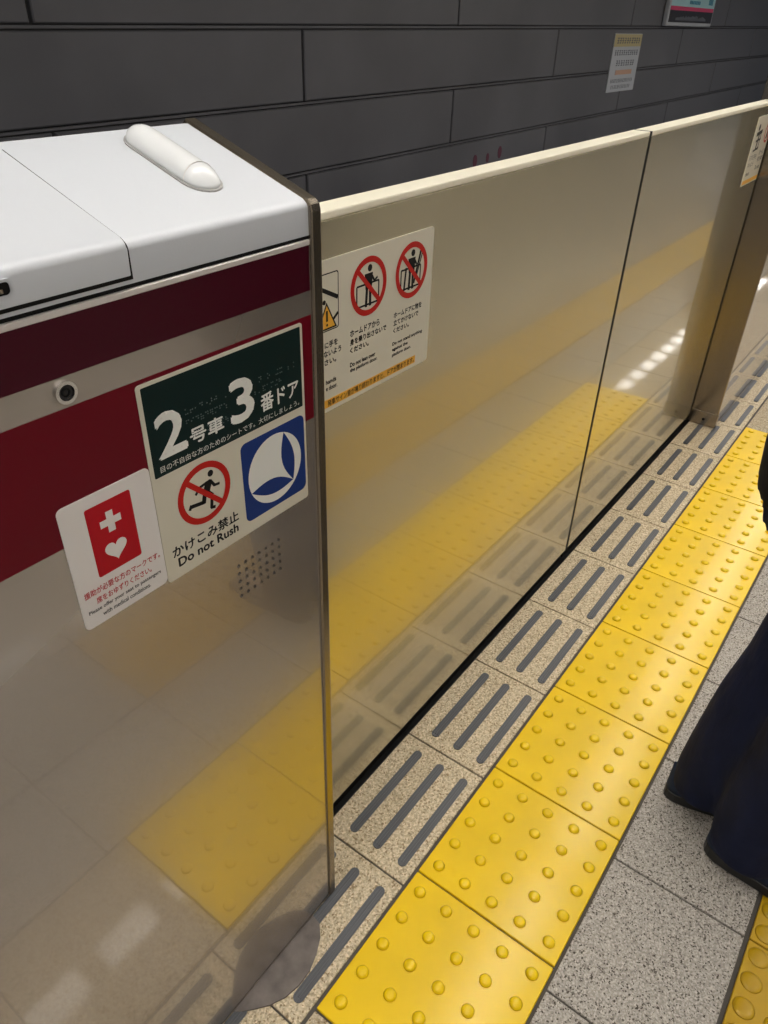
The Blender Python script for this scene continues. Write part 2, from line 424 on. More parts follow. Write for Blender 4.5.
# ------------------------------------------------------------------ fixed gate housings
def slope(y): return 1.2215 + 0.329 * (y - 0.106)
YB = 0.272
def housing(x0, x1, label, frame_right, YB=0.272):
    """steel housing from x0 to x1 with a bronze end frame on the doorway side"""
    t = thing('gate_housing', label, 'gate housing', ((x0 + x1) / 2, 0.2, 0.0))
    fw = 0.015
    if frame_right: bx0, bx1, f0, f1 = x0, x1 - fw, x1 - fw, x1
    else: bx0, bx1, f0, f1 = x0 + fw, x1, x0, x0 + fw
    # front panel, with an opening behind the speaker holes when frame_right
    zt = 1.1865
    bm = B()
    if frame_right:
        ga, gb, gc, gd = 0.0222, 0.0958, 0.8165, 0.8695
        for a, b, c, d in ((bx0, ga, 0.004, zt), (gb, bx1, 0.004, zt), (ga, gb, 0.004, gc), (ga, gb, gd, zt)):
            box(bm, a, b, YF, YF + 0.012, c, d)
        bmesh.ops.remove_doubles(bm, verts=bm.verts, dist=1e-6)
    else:
        box(bm, bx0, bx1, YF, YF + 0.012, 0.004, zt)
    fp = obj('front_panel', bm, M['face'], t)
    bm = B(); box(bm, bx0, bx1, YF + 0.001, YB - 0.001, 0.0005, 0.0055)
    obj('base_gap_shade', bm, M['black'], t)  # black strip stands in for the shade along the housing's base
    bm = B(); box(bm, bx0, bx1, YF - 0.0008, YF + 0.003, 1.1815, 1.1868, 0.0007, 1)
    obj('edge_highlight', bm, M['edge'], fp)  # highlight on the panel's rounded top edge, painted as a pale strip
    bm = B(); box(bm, bx0, bx1, YB - 0.012, YB, 0.004, 1.25)
    obj('back_panel', bm, M['face'], t)
    # colour bands
    ex = bx1 - 0.0015
    bm = B(); box(bm, bx0, ex, YF - 0.0004, YF + 0.001, 1.1375, 1.1815)
    obj('upper_band', bm, M['plum'], fp)['label'] = 'dark plum stripe'
    bm = B(); box(bm, bx0, ex, YF - 0.0004, YF + 0.001, 0.9955, 1.1125)
    obj('lower_band', bm, M['ruby'], fp)['label'] = 'wide ruby red stripe'
    # shadow gap and sloping cover
    bm = B(); box(bm, bx0, bx1, YF + 0.003, YF + 0.02, 1.180, 1.1905)
    obj('shadow_gap', bm, M['black'], t)
    prof = [(YF + 0.0005, 1.1905), (YF + 0.0008, 1.2150), (YF + 0.0011, 1.2171), (YF + 0.0020, 1.2189), (YF + 0.0034, 1.2205), (YF + 0.0052, 1.2218), (YF + 0.0072, slope(YF + 0.0072))]
    prof += [(YB - 0.008, slope(YB - 0.008)), (YB - 0.002, slope(YB) - 0.003), (YB, slope(YB) - 0.009), (YB, 1.1905)]
    bm = B(); prism_x(bm, prof, bx0, bx1)
    cover = obj('top_cover', bm, M['cover'], t, smooth=True); cover.data.set_sharp_from_angle(angle=0.5)
    # end frame
    pr = [(YF - 0.0035, 0.004), (YF - 0.0035, 1.212), (YF - 0.0020, 1.2185), (YF + 0.0025, 1.2228), (YB - 0.004, slope(YB) + 0.0015), (YB + 0.0015, slope(YB) - 0.003), (YB + 0.0015, 0.004)]
    bm = B(); prism_x(bm, pr, f0, f1)
    es = [e for e in bm.edges if abs(e.verts[0].co.x - e.verts[1].co.x) < 1e-6]
    bmesh.ops.bevel(bm, geom=es, offset=0.002, segments=2, profile=0.5, affect='EDGES')
    fr = obj('end_frame', bm, M['bronze'], t)
    return t, fp, cover, fr, (bx0, bx1, f0, f1)

h1, fp, cover, fr, hb = housing(-2.0, XM, 'grey steel gate housing with red stripes, white sloping top and large stickers', True)
# hatch lid in the cover, left of the seam
bm = B()
hx0, hx1 = -1.60, -0.0490
o_ = 0.0022
hp = [(YF - 0.0014, 1.1972), (YF - 0.0014, 1.2170), (YF - 0.0011, 1.2192), (YF - 0.0002, 1.2212), (YF + 0.0012, 1.2228), (YF + 0.0030, 1.2240), (YF + 0.0055, slope(YF + 0.0055) + o_), (0.250, slope(0.250) + o_), (0.250, slope(0.250) - 0.002), (YF + 0.01, 1.1972)]
prism_x(bm, hp, hx0, hx1)
es = [e for e in bm.edges if abs(e.verts[0].co.x - e.verts[1].co.x) < 1e-6]
bmesh.ops.bevel(bm, geom=es, offset=0.0012, segments=2, profile=0.5, affect='EDGES')
hatch = obj('hatch_lid', bm, M['cover'], cover, smooth=True); hatch.data.set_sharp_from_angle(angle=0.5)
# seam around the lid
bm = B()
sp = [(YF - 0.0002, 1.1938), (YF - 0.0001, 1.2155), (YF + 0.0004, 1.2180), (YF + 0.0016, 1.2200), (YF + 0.0035, 1.2216), (YF + 0.0072, slope(YF + 0.0072) + 0.0006), (0.2520, slope(0.2520) + 0.0006), (0.2520, slope(0.2520) - 0.004), (YF + 0.01, 1.1938)]
prism_x(bm, sp, hx0 - 0.002, hx1 + 0.0020)
obj('lid_seam', bm, M['black'], cover)
# latch pocket in the lid's lip
bm = B(); ring = rrect(-0.175, -0.1440, 1.2040, 1.2168, 0.0035, 4); inn = rrect(-0.173, -0.1462, 1.2060, 1.2148, 0.0030, 4)
loft(bm, [[(x, YF - 0.0030, z) for x, z in inn], [(x, YF - 0.0030, z) for x, z in ring], [(x, YF + 0.002, z) for x, z in ring]], cap=False)
latch = obj('latch_rim', bm, M['cover'], hatch)
bm = B(); prism_y(bm, inn, YF - 0.0019, YF + 0.002)
obj('latch_pocket', bm, M['black'], hatch)
bm = B(); box(bm, -0.169, -0.151, YF - 0.0026, YF, 1.2072, 1.2105, 0.0005, 1)
obj('latch_tongue', bm, M['bronze'], hatch)
# domed indicator lamp lying up the slope
def capsule(y0, y1, hw, h, n=14, m=16, sink=0.0):
    """half-capsule bump on the sloping top, centred on x"""
    rings = []
    for j in range(m + 1):
        a = PI * j / m                      # along: rounded ends
        rings.append(a)
    return rings
def stadium(cx, y0, y1, hw, off, ins, n=10):
    out = []
    for k in range(n + 1):
        a = PI * k / n
        out.append((cx + (hw - ins) * math.cos(a), y1 - hw + (hw - ins) * math.sin(a)))
    for k in range(n + 1):
        a = PI + PI * k / n
        out.append((cx + (hw - ins) * math.cos(a), y0 + hw + (hw - ins) * math.sin(a)))
    return [(x, y, slope(y) + off) for x, y in out]
LX, LY0, LY1, LH = 0.0825, 0.147, 0.252, 0.0185
bm = B(); loft(bm, [stadium(LX, LY0 - 0.0018, LY1 + 0.0018, LH + 0.0018, -0.002, 0), stadium(LX, LY0 - 0.0018, LY1 + 0.0018, LH + 0.0018, 0.0016, 0)])
lg = obj('lamp_gasket', bm, M['gasket'], t if False else h1)
bm = B()
rings = []
for j in range(9):
    a = PI / 2 * j / 8
    rings.append(stadium(LX, LY0, LY1, LH, 0.0012 + 0.0145 * math.sin(a), LH * (1 - math.cos(a)) * 0.985))
loft(bm, rings)
lens = obj('indicator_lamp', bm, M['lens'], h1, smooth=True)
lens['label'] = 'white domed indicator lamp on the sloping top'
bm = B()
def lens_pt(fr_, a):   # a line where the end cap meets the lens body
    return fr_
arc = [(LX + LH * 1.004 * math.cos(PI * k / 16), LY0 + LH, slope(LY0 + LH) + 0.0012 + 0.0148 * math.sin(PI * k / 16)) for k in range(17)]
loft(bm, [[(x, y - 0.0005, z) for x, y, z in arc], [(x, y - 0.0005, z + 0.0003) for x, y, z in arc], [(x, y + 0.0005, z + 0.0003) for x, y, z in arc], [(x, y + 0.0005, z) for x, y, z in arc]], cap=False)
obj('lens_joint', bm, M['edge'], lens)
# camera port
bm = B(); ring_y(bm, -0.1235, 1.125, 0.0065, 0.0092, YF - 0.0025, YF + 0.001, 28)
cp = obj('camera_ring', bm, M['chrome'], fp)
bm = B(); prism_y(bm, disc(-0.1235, 1.125, 0.0067, 24), YF - 0.0010, YF + 0.001)
obj('camera_lens', bm, M['glass_dark'], fp)
bm = B(); ring_y(bm, -0.1235, 1.125, 0.0025, 0.0036, YF - 0.0016, YF, 20)
obj('camera_pupil', bm, M['black'], fp)
# speaker grille: a perforated plate
bm = B()
nx_, nz_ = 7, 5
ga, gb, gc, gd = 0.0222, 0.0958, 0.8165, 0.8695
cw, ch = (gb - ga) / nx_, (gd - gc) / nz_
for i in range(nx_):
    for j in range(nz_):
        ax, az = ga + i * cw, gc + j * ch
        cx, cz = ax + cw / 2, az + ch / 2
        n = 16; hole = []; outer = []
        for k in range(n):
            a = 2 * PI * (k + 0.5) / n
            dx, dz = math.cos(a), math.sin(a)
            hole.append((cx + 0.0024 * dx, cz + 0.0024 * dz))
            s = min(cw / 2 / abs(dx) if abs(dx) > 1e-9 else 9, ch / 2 / abs(dz) if abs(dz) > 1e-9 else 9)
            outer.append((cx + s * dx, cz + s * dz))
        # replace the four nearest by true corners
        for sx in (-1, 1):
            for sz in (-1, 1):
                k = min(range(n), key=lambda q: (outer[q][0] - cx - sx * cw / 2) ** 2 + (outer[q][1] - cz - sz * ch / 2) ** 2)
                outer[k] = (cx + sx * cw / 2, cz + sz * ch / 2)
        loft(bm, [[(x, YF, z) for x, z in outer], [(x, YF, z) for x, z in hole], [(x, YF + 0.006, z) for x, z in hole]], cap=False)
gr = obj('speaker_grille', bm, M['face'], fp)
bm = B(); box(bm, ga - 0.004, gb + 0.004, YF + 0.0065, YF + 0.011, gc - 0.004, gd + 0.004)
obj('speaker_backing', bm, M['black'], fp)  # flat black backing behind the holes

# ---- door-number sticker on the near housing
SY = YF - 0.0010
def plate(name, x0, x1, z0, z1, r, y0, y1, m, parent):
    b_ = B(); prism_y(b_, rrect(x0, x1, z0, z1, r), y0, y1)
    return obj(name, b_, m, parent)
st = plate('door_number_sticker', -0.0635, 0.1425, 0.8985, 1.1085, 0.0035, SY, YF, M['sticker'], h1)
st['label'] = 'large square sticker with door number, no-rush sign and blue emblem'
y1_, y2_, y3_ = SY - 0.00015, SY - 0.0003, SY - 0.00045
plate('green_field', -0.0590, 0.1390, 1.0165, 1.1050, 0.0012, y1_, SY, M['green'], st)
text('number', '2', -0.0505, -0.0195, 1.0340, 1.0755, y2_ - 0.0003, M['white'], st, bold=0.020)
text('number', '3', 0.0375, 0.0670, 1.0335, 1.0765, y2_ - 0.0003, M['white'], st, bold=0.020)
text('lettering', '号車', -0.0145, 0.0265, 1.0330, 1.0490, y2_, M['white'], st, bold=0.022)
text('lettering', '番ドア', 0.0775, 0.1330, 1.0315, 1.0505, y2_, M['white'], st, bold=0.022)
text('lettering', '目の不自由な方のためのシートです。大切にしましょう。', -0.0520, 0.1335, 1.0200, 1.0265, y2_, M['white'], st)
bm = B()
rr = random.Random(3)
for row, (xa, xb, z) in enumerate(((-0.016, 0.130, 1.070), (-0.040, 0.108, 1.059), (-0.046, 0.048, 1.045))):
    x = xa
    while x < xb:
        if not (-0.052 < x < -0.018 or 0.035 < x < 0.069) or row == 0 and x < 0.03:
            for i in range(2):
                for j in range(3):
                    if rr.random() < 0.5:
                        q = (x + i * 0.0023, z - j * 0.0023)
                        loft(bm, [[(q[0] + s * math.cos(PI * k / 3), yy, q[1] + s * math.sin(PI * k / 3)) for k in range(6)] for s, yy in ((0.0008, y1_), (0.0004, y1_ - 0.0006))])
        x += 0.0058 if rr.random() < 0.85 else 0.012
bo = obj('braille_dots', bm, M['braille'], st); bo['kind'] = 'stuff'
bm = B()
for d in ((-0.043, 1.072), (-0.037, 1.0745), (-0.030, 1.0735), (-0.0235, 1.067), (-0.0245, 1.060), (-0.031, 1.051), (-0.038, 1.043), (-0.044, 1.037), (-0.035, 1.0365), (-0.026, 1.037),
          (0.044, 1.0735), (0.053, 1.0745), (0.060, 1.0715), (0.061, 1.064), (0.054, 1.057), (0.061, 1.050), (0.063, 1.043), (0.056, 1.0365), (0.047, 1.0365), (0.041, 1.039)):
    loft(bm, [[(d[0] + s * math.cos(PI * k / 4), yy, d[1] + s * math.sin(PI * k / 4)) for k in range(8)] for s, yy in ((0.0011, y2_), (0.0006, y2_ - 0.0012))])
bo = obj('raised_studs', bm, M['card'], st); bo['kind'] = 'stuff'
# no-rush sign
def sign_ring(parent, cx, cz, r, y, m, slash=1):
    b_ = B(); ring_y(b_, cx, cz, r * 0.80, r, y - 0.00012, y, 44)
    c = r * 0.84 * 0.7071
    prism_y(b_, bar((cx - c, cz + c * slash), (cx + c, cz - c * slash), r * 0.17), y - 0.00010, y)
    return obj('prohibition_ring', b_, m, parent)
def blob(parent, name, polys, y, m=None):
    b_ = B()
    for p in polys: prism_y(b_, p, y - 0.00005, y + 0.00002)
    return obj(name, b_, m or M['ink'], parent)
ncx, ncz = -0.0062, 0.9765
sign_ring(st, ncx, ncz, 0.0335, y2_, M['signred'])
blob(st, 'running_figure', [
    disc(0.0035, 0.9945, 0.0036, 16),
    [(-0.0035, 0.9880), (0.0022, 0.9885), (0.0045, 0.9850), (-0.0005, 0.9740), (-0.0085, 0.9760), (-0.0065, 0.9820)],
    bar((0.0020, 0.9870), (0.0070, 0.9790), 0.0034), bar((0.0062, 0.9795), (0.0135, 0.9785), 0.0030),
    bar((-0.0030, 0.9865), (-0.0120, 0.9850), 0.0030), bar((-0.0115, 0.9855), (-0.0175, 0.9790), 0.0030),
    bar((-0.0060, 0.9770), (-0.0090, 0.9650), 0.0052), bar((-0.0080, 0.9665), (-0.0240, 0.9690), 0.0042), bar((-0.0240, 0.9710), (-0.0268, 0.9660), 0.0035),
    bar((-0.0035, 0.9770), (0.0030, 0.9690), 0.0050), bar((0.0025, 0.9710), (0.0000, 0.9560), 0.0040), bar((-0.0010, 0.9565), (0.0050, 0.9550), 0.0034)], y1_)
text('lettering', 'かけこみ禁止', -0.0535, 0.0335, 0.9235, 0.9360, y1_, M['ink'], st, bold=0.026)
text('lettering', 'Do not Rush', -0.0485, 0.0315, 0.9105, 0.9205, y1_, M['ink'], st, bold=0.030)
# blue emblem
plate('blue_emblem', 0.0445, 0.1395, 0.9125, 1.0070, 0.0075, y1_, SY, M['blue'], st)
ecx, ecz, er = 0.0922, 0.9600, 0.0405
blob(st, 'emblem_disc', [disc(ecx, ecz, er, 48)], y2_, M['white'])
def leaf(a, b, bulge1, bulge2, n=12):
    (ax, az), (bx, bz) = a, b
    dx, dz = bx - ax, bz - az; l = math.hypot(dx, dz); nx, nz = -dz / l, dx / l
    up = [(ax + dx * k / n + nx * bulge1 * math.sin(PI * k / n), az + dz * k / n + nz * bulge1 * math.sin(PI * k / n)) for k in range(n + 1)]
    dn = [(ax + dx * k / n - nx * bulge2 * math.sin(PI * k / n), az + dz * k / n - nz * bulge2 * math.sin(PI * k / n)) for k in range(n - 1, 0, -1)]
    return up + dn
blob(st, 'emblem_leaf', [leaf((0.1185, 0.9335), (0.1070, 0.9975), 0.0105, 0.0085)], y3_, M['blue'])
blob(st, 'emblem_leaf', [leaf((0.1185, 0.9335), (0.0545, 0.9450), 0.0090, 0.0100)], y3_, M['blue'])

# ---- red-cross card
mc = plate('priority_seat_card', -0.1560, -0.0640, 0.9020, 1.0325, 0.0055, SY, YF, M['card'], h1)
mc['label'] = 'white card with red rectangle, white cross and heart'
plate('red_field', -0.1325, -0.0868, 0.9495, 1.0205, 0.0022, y1_, SY, M['medred'], mc)
cxx, czz = -0.1105, 0.9995
blob(mc, 'white_cross', [[(cxx - 0.0035, czz - 0.0105), (cxx + 0.0035, czz - 0.0105), (cxx + 0.0035, czz - 0.0035), (cxx + 0.0105, czz - 0.0035), (cxx + 0.0105, czz + 0.0035), (cxx + 0.0035, czz + 0.0035),
                         (cxx + 0.0035, czz + 0.0105), (cxx - 0.0035, czz + 0.0105), (cxx - 0.0035, czz + 0.0035), (cxx - 0.0105, czz + 0.0035), (cxx - 0.0105, czz - 0.0035), (cxx - 0.0035, czz - 0.0035)]], y2_, M['card'])
heart = []
for k in range(40):
    a = 2 * PI * k / 40
    heart.append((cxx + 0.0112 / 16 * 16 * math.sin(a) ** 3, 0.9700 + 0.0112 / 16 * (13 * math.cos(a) - 5 * math.cos(2 * a) - 2 * math.cos(3 * a) - math.cos(4 * a))))
blob(mc, 'white_heart', [heart], y2_, M['card'])
text('lettering', '援助が必要な方のマークです。', -0.1505, -0.0685, 0.9350, 0.9420, y1_, M['medred'], mc, bold=0.022)
text('lettering', '席をおゆずりください。', -0.1400, -0.0800, 0.9245, 0.9315, y1_, M['medred'], mc, bold=0.022)
text('lettering', 'Please offer your seat to passengers', -0.1500, -0.0705, 0.9160, 0.9212, y1_, M['ink'], mc, bold=0.022)
text('lettering', 'with medical conditions.', -0.1370, -0.0840, 0.9088, 0.9135, y1_, M['ink'], mc, bold=0.022)

# ---- far housing
h2, fp2, cover2, fr2, hb2 = housing(XP, 4.7, 'far gate housing with a bronze end post beyond the door leaves', False, 0.262)
bm = B(); box(bm, XP - 0.004, XP + 0.02, YF - 0.006, 0.20, 0.003, 0.062, 0.002, 2)
kick = obj('kick_plate', bm, M['bronze'], h2)
bm = B(); loft(bm, [[(xx, 0.150 + 0.006 * s * math.cos(PI * k / 6), 0.030 + 0.006 * s * math.sin(PI * k / 6)) for k in range(12)] for s, xx in ((1, XP - 0.004), (0.7, XP - 0.0065))])
obj('screw', bm, M['black'], kick)

# ------------------------------------------------------------------ sliding leaves
ZB, ZT = 0.036, 1.176
YDB = 0.246
def leaf_door(x0, x1, label):
    t = thing('platform_door', label, 'platform door', ((x0 + x1) / 2, 0.226, ZB))
    bm = B(); box(bm, x0, x1, YD, YDB, ZB, ZT - 0.010, 0.0012, 2)
    p = obj('door_panel', bm, M['door'], t)
    bm = B(); box(bm, x0, x1, YD, YDB, ZT - 0.0098, ZT, 0.002, 2)
    obj('lit_top', bm, M['cap'], t)  # lit top of the leaf, painted as a paler strip
    bm = B(); box(bm, x0 + 0.002, x1 - 0.002, YD + 0.012, YDB - 0.012, -0.0075, ZB)
    obj('bottom_seal', bm, M['black'], t)
    return t
XS = 1.4015
d1 = leaf_door(XM + 0.002, XS - 0.0085, 'nearer beige steel platform door leaf bearing the wide warning sticker')
d2 = leaf_door(XS + 0.0085, XP - 0.018, 'farther beige steel platform door leaf next to the bronze end post')
bm = B(); box(bm, XS - 0.0085, XS, YD + 0.0012, YDB, ZB, ZT - 0.001)
obj('edge_seal', bm, M['black'], d1)
bm = B(); box(bm, XS, XS + 0.0085, YD + 0.0012, YDB, ZB, ZT - 0.001)
obj('edge_seal', bm, M['black'], d2)
bm = B(); box(bm, XP - 0.018, XP - 0.001, YD + 0.002, YDB - 0.004, ZB, ZT - 0.002)
obj('edge_seal', bm, M['black'], d2)

DY = YD - 0.0008
a1, a2 = DY - 0.00015, DY - 0.0003
def door_sticker(parent, dx, label):
    X = lambda v: v + dx
    s = plate('warning_sticker', X(0.185 if dx == 0 else 0.295), X(0.5425), 0.9165, 1.1205, 0.006, DY, YD, M['sticker'], parent)
    s['label'] = label
    # hand-caught warning
    b_ = B()
    o = rrect(X(0.25), X(0.3245), 1.030, 1.104, 0.004); i = rrect(X(0.2515), X(0.323), 1.0315, 1.1025, 0.003)
    loft(b_, [[(x, a1, z) for x, z in i], [(x, a1, z) for x, z in o]], cap=False)
    obj('pictogram_frame', b_, M['ink'], s)
    return s
ds = door_sticker(d1, 0, 'wide ivory warning sticker with two round prohibition signs')
blob(ds, 'hand_pictogram', [bar((0.262, 1.1005), (0.3230, 1.0700), 0.0055), bar((0.262, 1.070), (0.293, 1.068), 0.006), disc(0.296, 1.0685, 0.0032, 12), bar((0.313, 1.0430), (0.3230, 1.0500), 0.004)], a1)
blob(ds, 'warning_triangle', [[(0.2805, 1.0322), (0.3205, 1.0322), (0.3005, 1.068)]], a1)
blob(ds, 'triangle_fill', [[(0.2845, 1.0345), (0.3165, 1.0345), (0.3005, 1.0635)]], a2, M['amber'])
blob(ds, 'exclamation_mark', [bar((0.3005, 1.057), (0.3005, 1.043), 0.0035), disc(0.3005, 1.0385, 0.0018, 10)], a2 - 0.0002)
for (cx, kind) in ((0.3880, 0), (0.4885, 1)):
    cz = 1.0685
    sign_ring(ds, cx, cz, 0.0395, a2, M['signred'])
    P = []
    gx0, gx1 = cx - 0.026, cx + 0.022
    fz0, fz1 = cz - 0.025, cz + 0.004
    for q in (((gx0, fz0 + .002), (gx0, fz1)), ((gx1, fz0), (gx1, fz1)), ((gx0, fz1), (gx1, fz1)), ((gx0, fz0 + .001), (gx1, fz0 + .001))):
        P.append(bar(q[0], q[1], 0.0026))
    P.append(disc(cx + 0.002, cz + 0.024, 0.0048, 16))
    P.append([(cx - 0.0095, cz + 0.0175), (cx + 0.0085, cz + 0.0175), (cx + 0.0065, cz - 0.003), (cx - 0.0075, cz - 0.003)])
    P.append(bar((cx - 0.004, cz), (cx - 0.006, cz - 0.027), 0.0052)); P.append(bar((cx + 0.003, cz), (cx + 0.003, cz - 0.027), 0.0052))
    if kind == 0:
        P.append(bar((cx + 0.006, cz + 0.014), (cx + 0.013, cz + 0.004), 0.0035)); P.append(bar((cx + 0.012, cz + 0.005), (cx + 0.019, cz + 0.009), 0.0030))
    else:
        P.append(bar((cx + 0.006, cz + 0.014), (cx + 0.012, cz + 0.006), 0.0035))
        P.append(bar((cx + 0.006, cz - 0.020), (cx + 0.022, cz + 0.025), 0.0042)); P.append(bar((cx + 0.012, cz - 0.012), (cx + 0.026, cz + 0.021), 0.0024))
        P.append(bar((cx - 0.018, cz - 0.026), (cx - 0.014, cz + 0.006), 0.004))
    blob(ds, 'standing_figure', P, a1)
def lines(parent, rows, mt=M['ink']):
    for body, x0, x1, z0, z1, bo in rows:
        text('lettering', body, x0, x1, z0, z1, a1, mt, parent, bold=bo)
lines(ds, [('ホームドアから', 0.348, 0.4135, 1.0085, 1.0175, .036), ('身を乗り出さないで', 0.348, 0.430, 0.9965, 1.0050, .036), ('ください。', 0.348, 0.389, 0.9855, 0.9930, .036),
           ('Do not lean over', 0.348, 0.405, 0.9655, 0.9715, .040), ('the platform door.', 0.348, 0.410, 0.9565, 0.9630, .040),
           ('ホームドアに物を', 0.448, 0.5185, 1.0080, 1.0165, .036), ('立てかけないで', 0.448, 0.511, 0.9970, 1.0050, .036), ('ください。', 0.448, 0.487, 0.9860, 0.9930, .036),
           ('Do not stand anything', 0.447, 0.524, 0.9660, 0.9720, .040), ('against the', 0.447, 0.486, 0.9575, 0.9635, .040), ('platform door.', 0.447, 0.495, 0.9490, 0.9550, .040),
           ('に手を', 0.2955, 0.3215, 1.0075, 1.0160, .036), ('ないよう', 0.2935, 0.3285, 0.9960, 1.0040, .036), ('さい。', 0.2945, 0.3180, 0.9845, 0.9920, .036),
           ('hands', 0.2965, 0.3175, 0.9570, 0.9630, .040), ('e door.', 0.2965, 0.3195, 0.9475, 0.9540, .040)])
plate('amber_strip', 0.19, 0.5085, 0.9225, 0.9345, 0.0005, a1, DY, M['amber'], ds)
text('lettering', '発車サイン音が鳴り終わりますと、ドアが閉まります。', 0.2990, 0.5050, 0.9240, 0.9330, a2, M['ink'], ds, bold=0.022)
# far sticker, half hidden by the post in the photo
fs = plate('warning_sticker', 2.376, XP - 0.020, 0.937, 1.140, 0.005, DY, YD, M['sticker'], d2)
fs['label'] = 'narrow ivory warning sticker beside the bronze end post'
blob(fs, 'standing_figure', [disc(2.420, 1.108, 0.010, 12), bar((2.405, 1.088), (2.470, 1.094), 0.012), bar((2.440, 1.09), (2.436, 1.045), 0.012), bar((2.415, 1.068), (2.470, 1.072), 0.006), bar((2.462, 1.09), (2.462, 1.04), 0.007), bar((2.41, 1.040), (2.472, 1.046), 0.006)], a1)
sign_ring(fs, 2.545, 1.088, 0.034, a2, M['signred'])
blob(fs, 'standing_figure', [disc(2.545, 1.105, 0.006, 12), bar((2.545, 1.098), (2.545, 1.066), 0.014)], a1)
lines(fs, [('ドアに手を', 2.396, 2.478, 1.012, 1.028, .01), ('ないよう', 2.396, 2.462, 0.992, 1.006, .01), ('door.', 2.398, 2.446, 0.966, 0.978, .02),
           ('ホームド', 2.506, 2.578, 1.020, 1.036, .01), ('身を乗り', 2.506, 2.578, 1.000, 1.015, .01), ('Do not', 2.506, 2.562, 0.976, 0.988, .02)])
plate('amber_strip', 2.384, XP - 0.022, 0.941, 0.953, 0.0005, a1, DY, M['amber'], fs)

# ------------------------------------------------------------------ papers on the far wall
bm = B(); box(bm, 8.55, 9.35, YW - 0.012, YW - 0.002, 0.735, 1.285)
pp = tag(obj('paper_notice', bm, M['paper']), 'white paper notice with yellow heading pasted on the dark wall', 'notice')
bm = B(); box(bm, 8.555, 9.345, YW - 0.014, YW - 0.012, 1.165, 1.28)
obj('notice_heading', bm, M['paper_yellow'], pp)
bm = B(); rr = random.Random(5)
for z, h, xa, xb, yy in ((1.195, 0.055, 8.63, 9.28, YW - 0.016), (1.085, 0.05, 8.62, 9.30, YW - 0.014), (0.985, 0.055, 8.70, 9.22, YW - 0.014), (0.825, 0.035, 8.62, 9.30, YW - 0.014), (0.765, 0.035, 8.66, 9.24, YW - 0.014)):
    x = xa
    while x < xb - 0.03:
        wd_ = h * rr.uniform(0.7, 1.0)
        for s in range(3):
            zz = z + h * s * 0.4
            box(bm, x, x + wd_ * rr.uniform(.6, 1), yy, yy + 0.002, zz, zz + h * 0.16)
        xx = x + wd_ * rr.uniform(.2, .6)
        box(bm, xx, xx + h * 0.14, yy, yy + 0.002, z, z + h * .95)
        x += h * 1.25
obj('notice_lines', bm, M['paper_ink'], pp)['kind'] = 'stuff'
bm = B(); box(bm, 8.72, 9.2, YW - 0.014, YW - 0.012, 0.90, 0.945)
obj('notice_highlight', bm, M['paper_orange'], pp)
# framed sign, only its lower half in view
sg = thing('station_sign', 'framed sign with a rose stripe high on the dark wall', 'sign', (10.8, YW - 0.02, 1.36))
bm = B(); box(bm, 9.93, 11.68, YW - 0.06, YW - 0.002, 1.365, 2.35, 0.01, 1)
obj('sign_frame', bm, M['paper'], sg)
bm = B(); box(bm, 9.97, 11.64, YW - 0.064, YW - 0.058, 1.405, 1.525)
nt_ = obj('sign_picture', bm, M['night'], sg)
bm = B(); box(bm, 9.97, 11.64, YW - 0.064, YW - 0.058, 1.525, 1.565)
obj('rose_stripe', bm, M['rose'], sg)
bm = B(); box(bm, 9.97, 11.64, YW - 0.064, YW - 0.058, 1.565, 2.31)
fld = obj('sign_field', bm, M['cyan'], sg)
bm = B()
for i in range(24):
    x = 10.2 + i * 0.05
    h = 0.02 + 0.05 * rr.random() * (1 - abs(i - 12) / 14)
    box(bm, x, x + 0.035, YW - 0.067, YW - 0.0645, 1.425, 1.43 + h)
obj('skyline_print', bm, M['paper_ink'], sg)['kind'] = 'stuff'
bm = B()
for i in range(7): box(bm, 10.62 + i * 0.06, 10.66 + i * 0.06, YW - 0.067, YW - 0.0645, 1.595, 1.63)
for i in range(3): box(bm, 11.38 + i * 0.06, 11.42 + i * 0.06, YW - 0.067, YW - 0.0645, 1.60, 1.70)
obj('sign_lines', bm, M['signblue'], sg)['kind'] = 'stuff'

# ------------------------------------------------------------------ person with their back to the doors
def tube(bm, pts, n=14):
    """pts: (x, y, z, rx, ry) ring centres, rings horizontal"""
    loft(bm, [[(x + rx * math.cos(2 * PI * k / n), y + ry * math.sin(2 * PI * k / n), z) for k in range(n)] for x, y, z, rx, ry in pts])
def limb(bm, a, b, r0, r1, n=10, m=4):
    a = Vector(a); b = Vector(b); d = (b - a); q = d.to_track_quat('Z', 'Y')
    R = []
    prof = [(-0.8 * r0, 0.5 * r0)] if False else []
    L = d.length
    for s, rad in [(-r0 * 0.75, r0 * 0.6)] + [(L * k / m, r0 + (r1 - r0) * k / m) for k in range(m + 1)] + [(L + r1 * 0.75, r1 * 0.6)]:
        R.append([tuple(a + q @ Vector((rad * math.cos(2 * PI * k / n), rad * math.sin(2 * PI * k / n), s))) for k in range(n)])
    loft(bm, R)
def ball(bm, c, rx, ry, rz, n=16, m=10):
    R = []
    for j in range(1, m):
        a = PI * j / m
        R.append([(c[0] + rx * math.sin(a) * math.cos(2 * PI * k / n), c[1] + ry * math.sin(a) * math.sin(2 * PI * k / n), c[2] - rz * math.cos(a)) for k in range(n)])
    loft(bm, R)
def fuse(o, vox, smooth=6):
    r = o.modifiers.new('remesh', 'REMESH'); r.mode = 'VOXEL'; r.voxel_size = vox; r.use_smooth_shade = True
    s = o.modifiers.new('smooth', 'SMOOTH'); s.factor = 0.5; s.iterations = smooth
PX = 0.735
person = thing('person', 'person in dark navy trousers and black jacket standing with back to the doors', 'person', (0.74, -0.42, 0.0))
HIPY = -0.395
FA = (0.778, -0.362)    # far (left) ankle
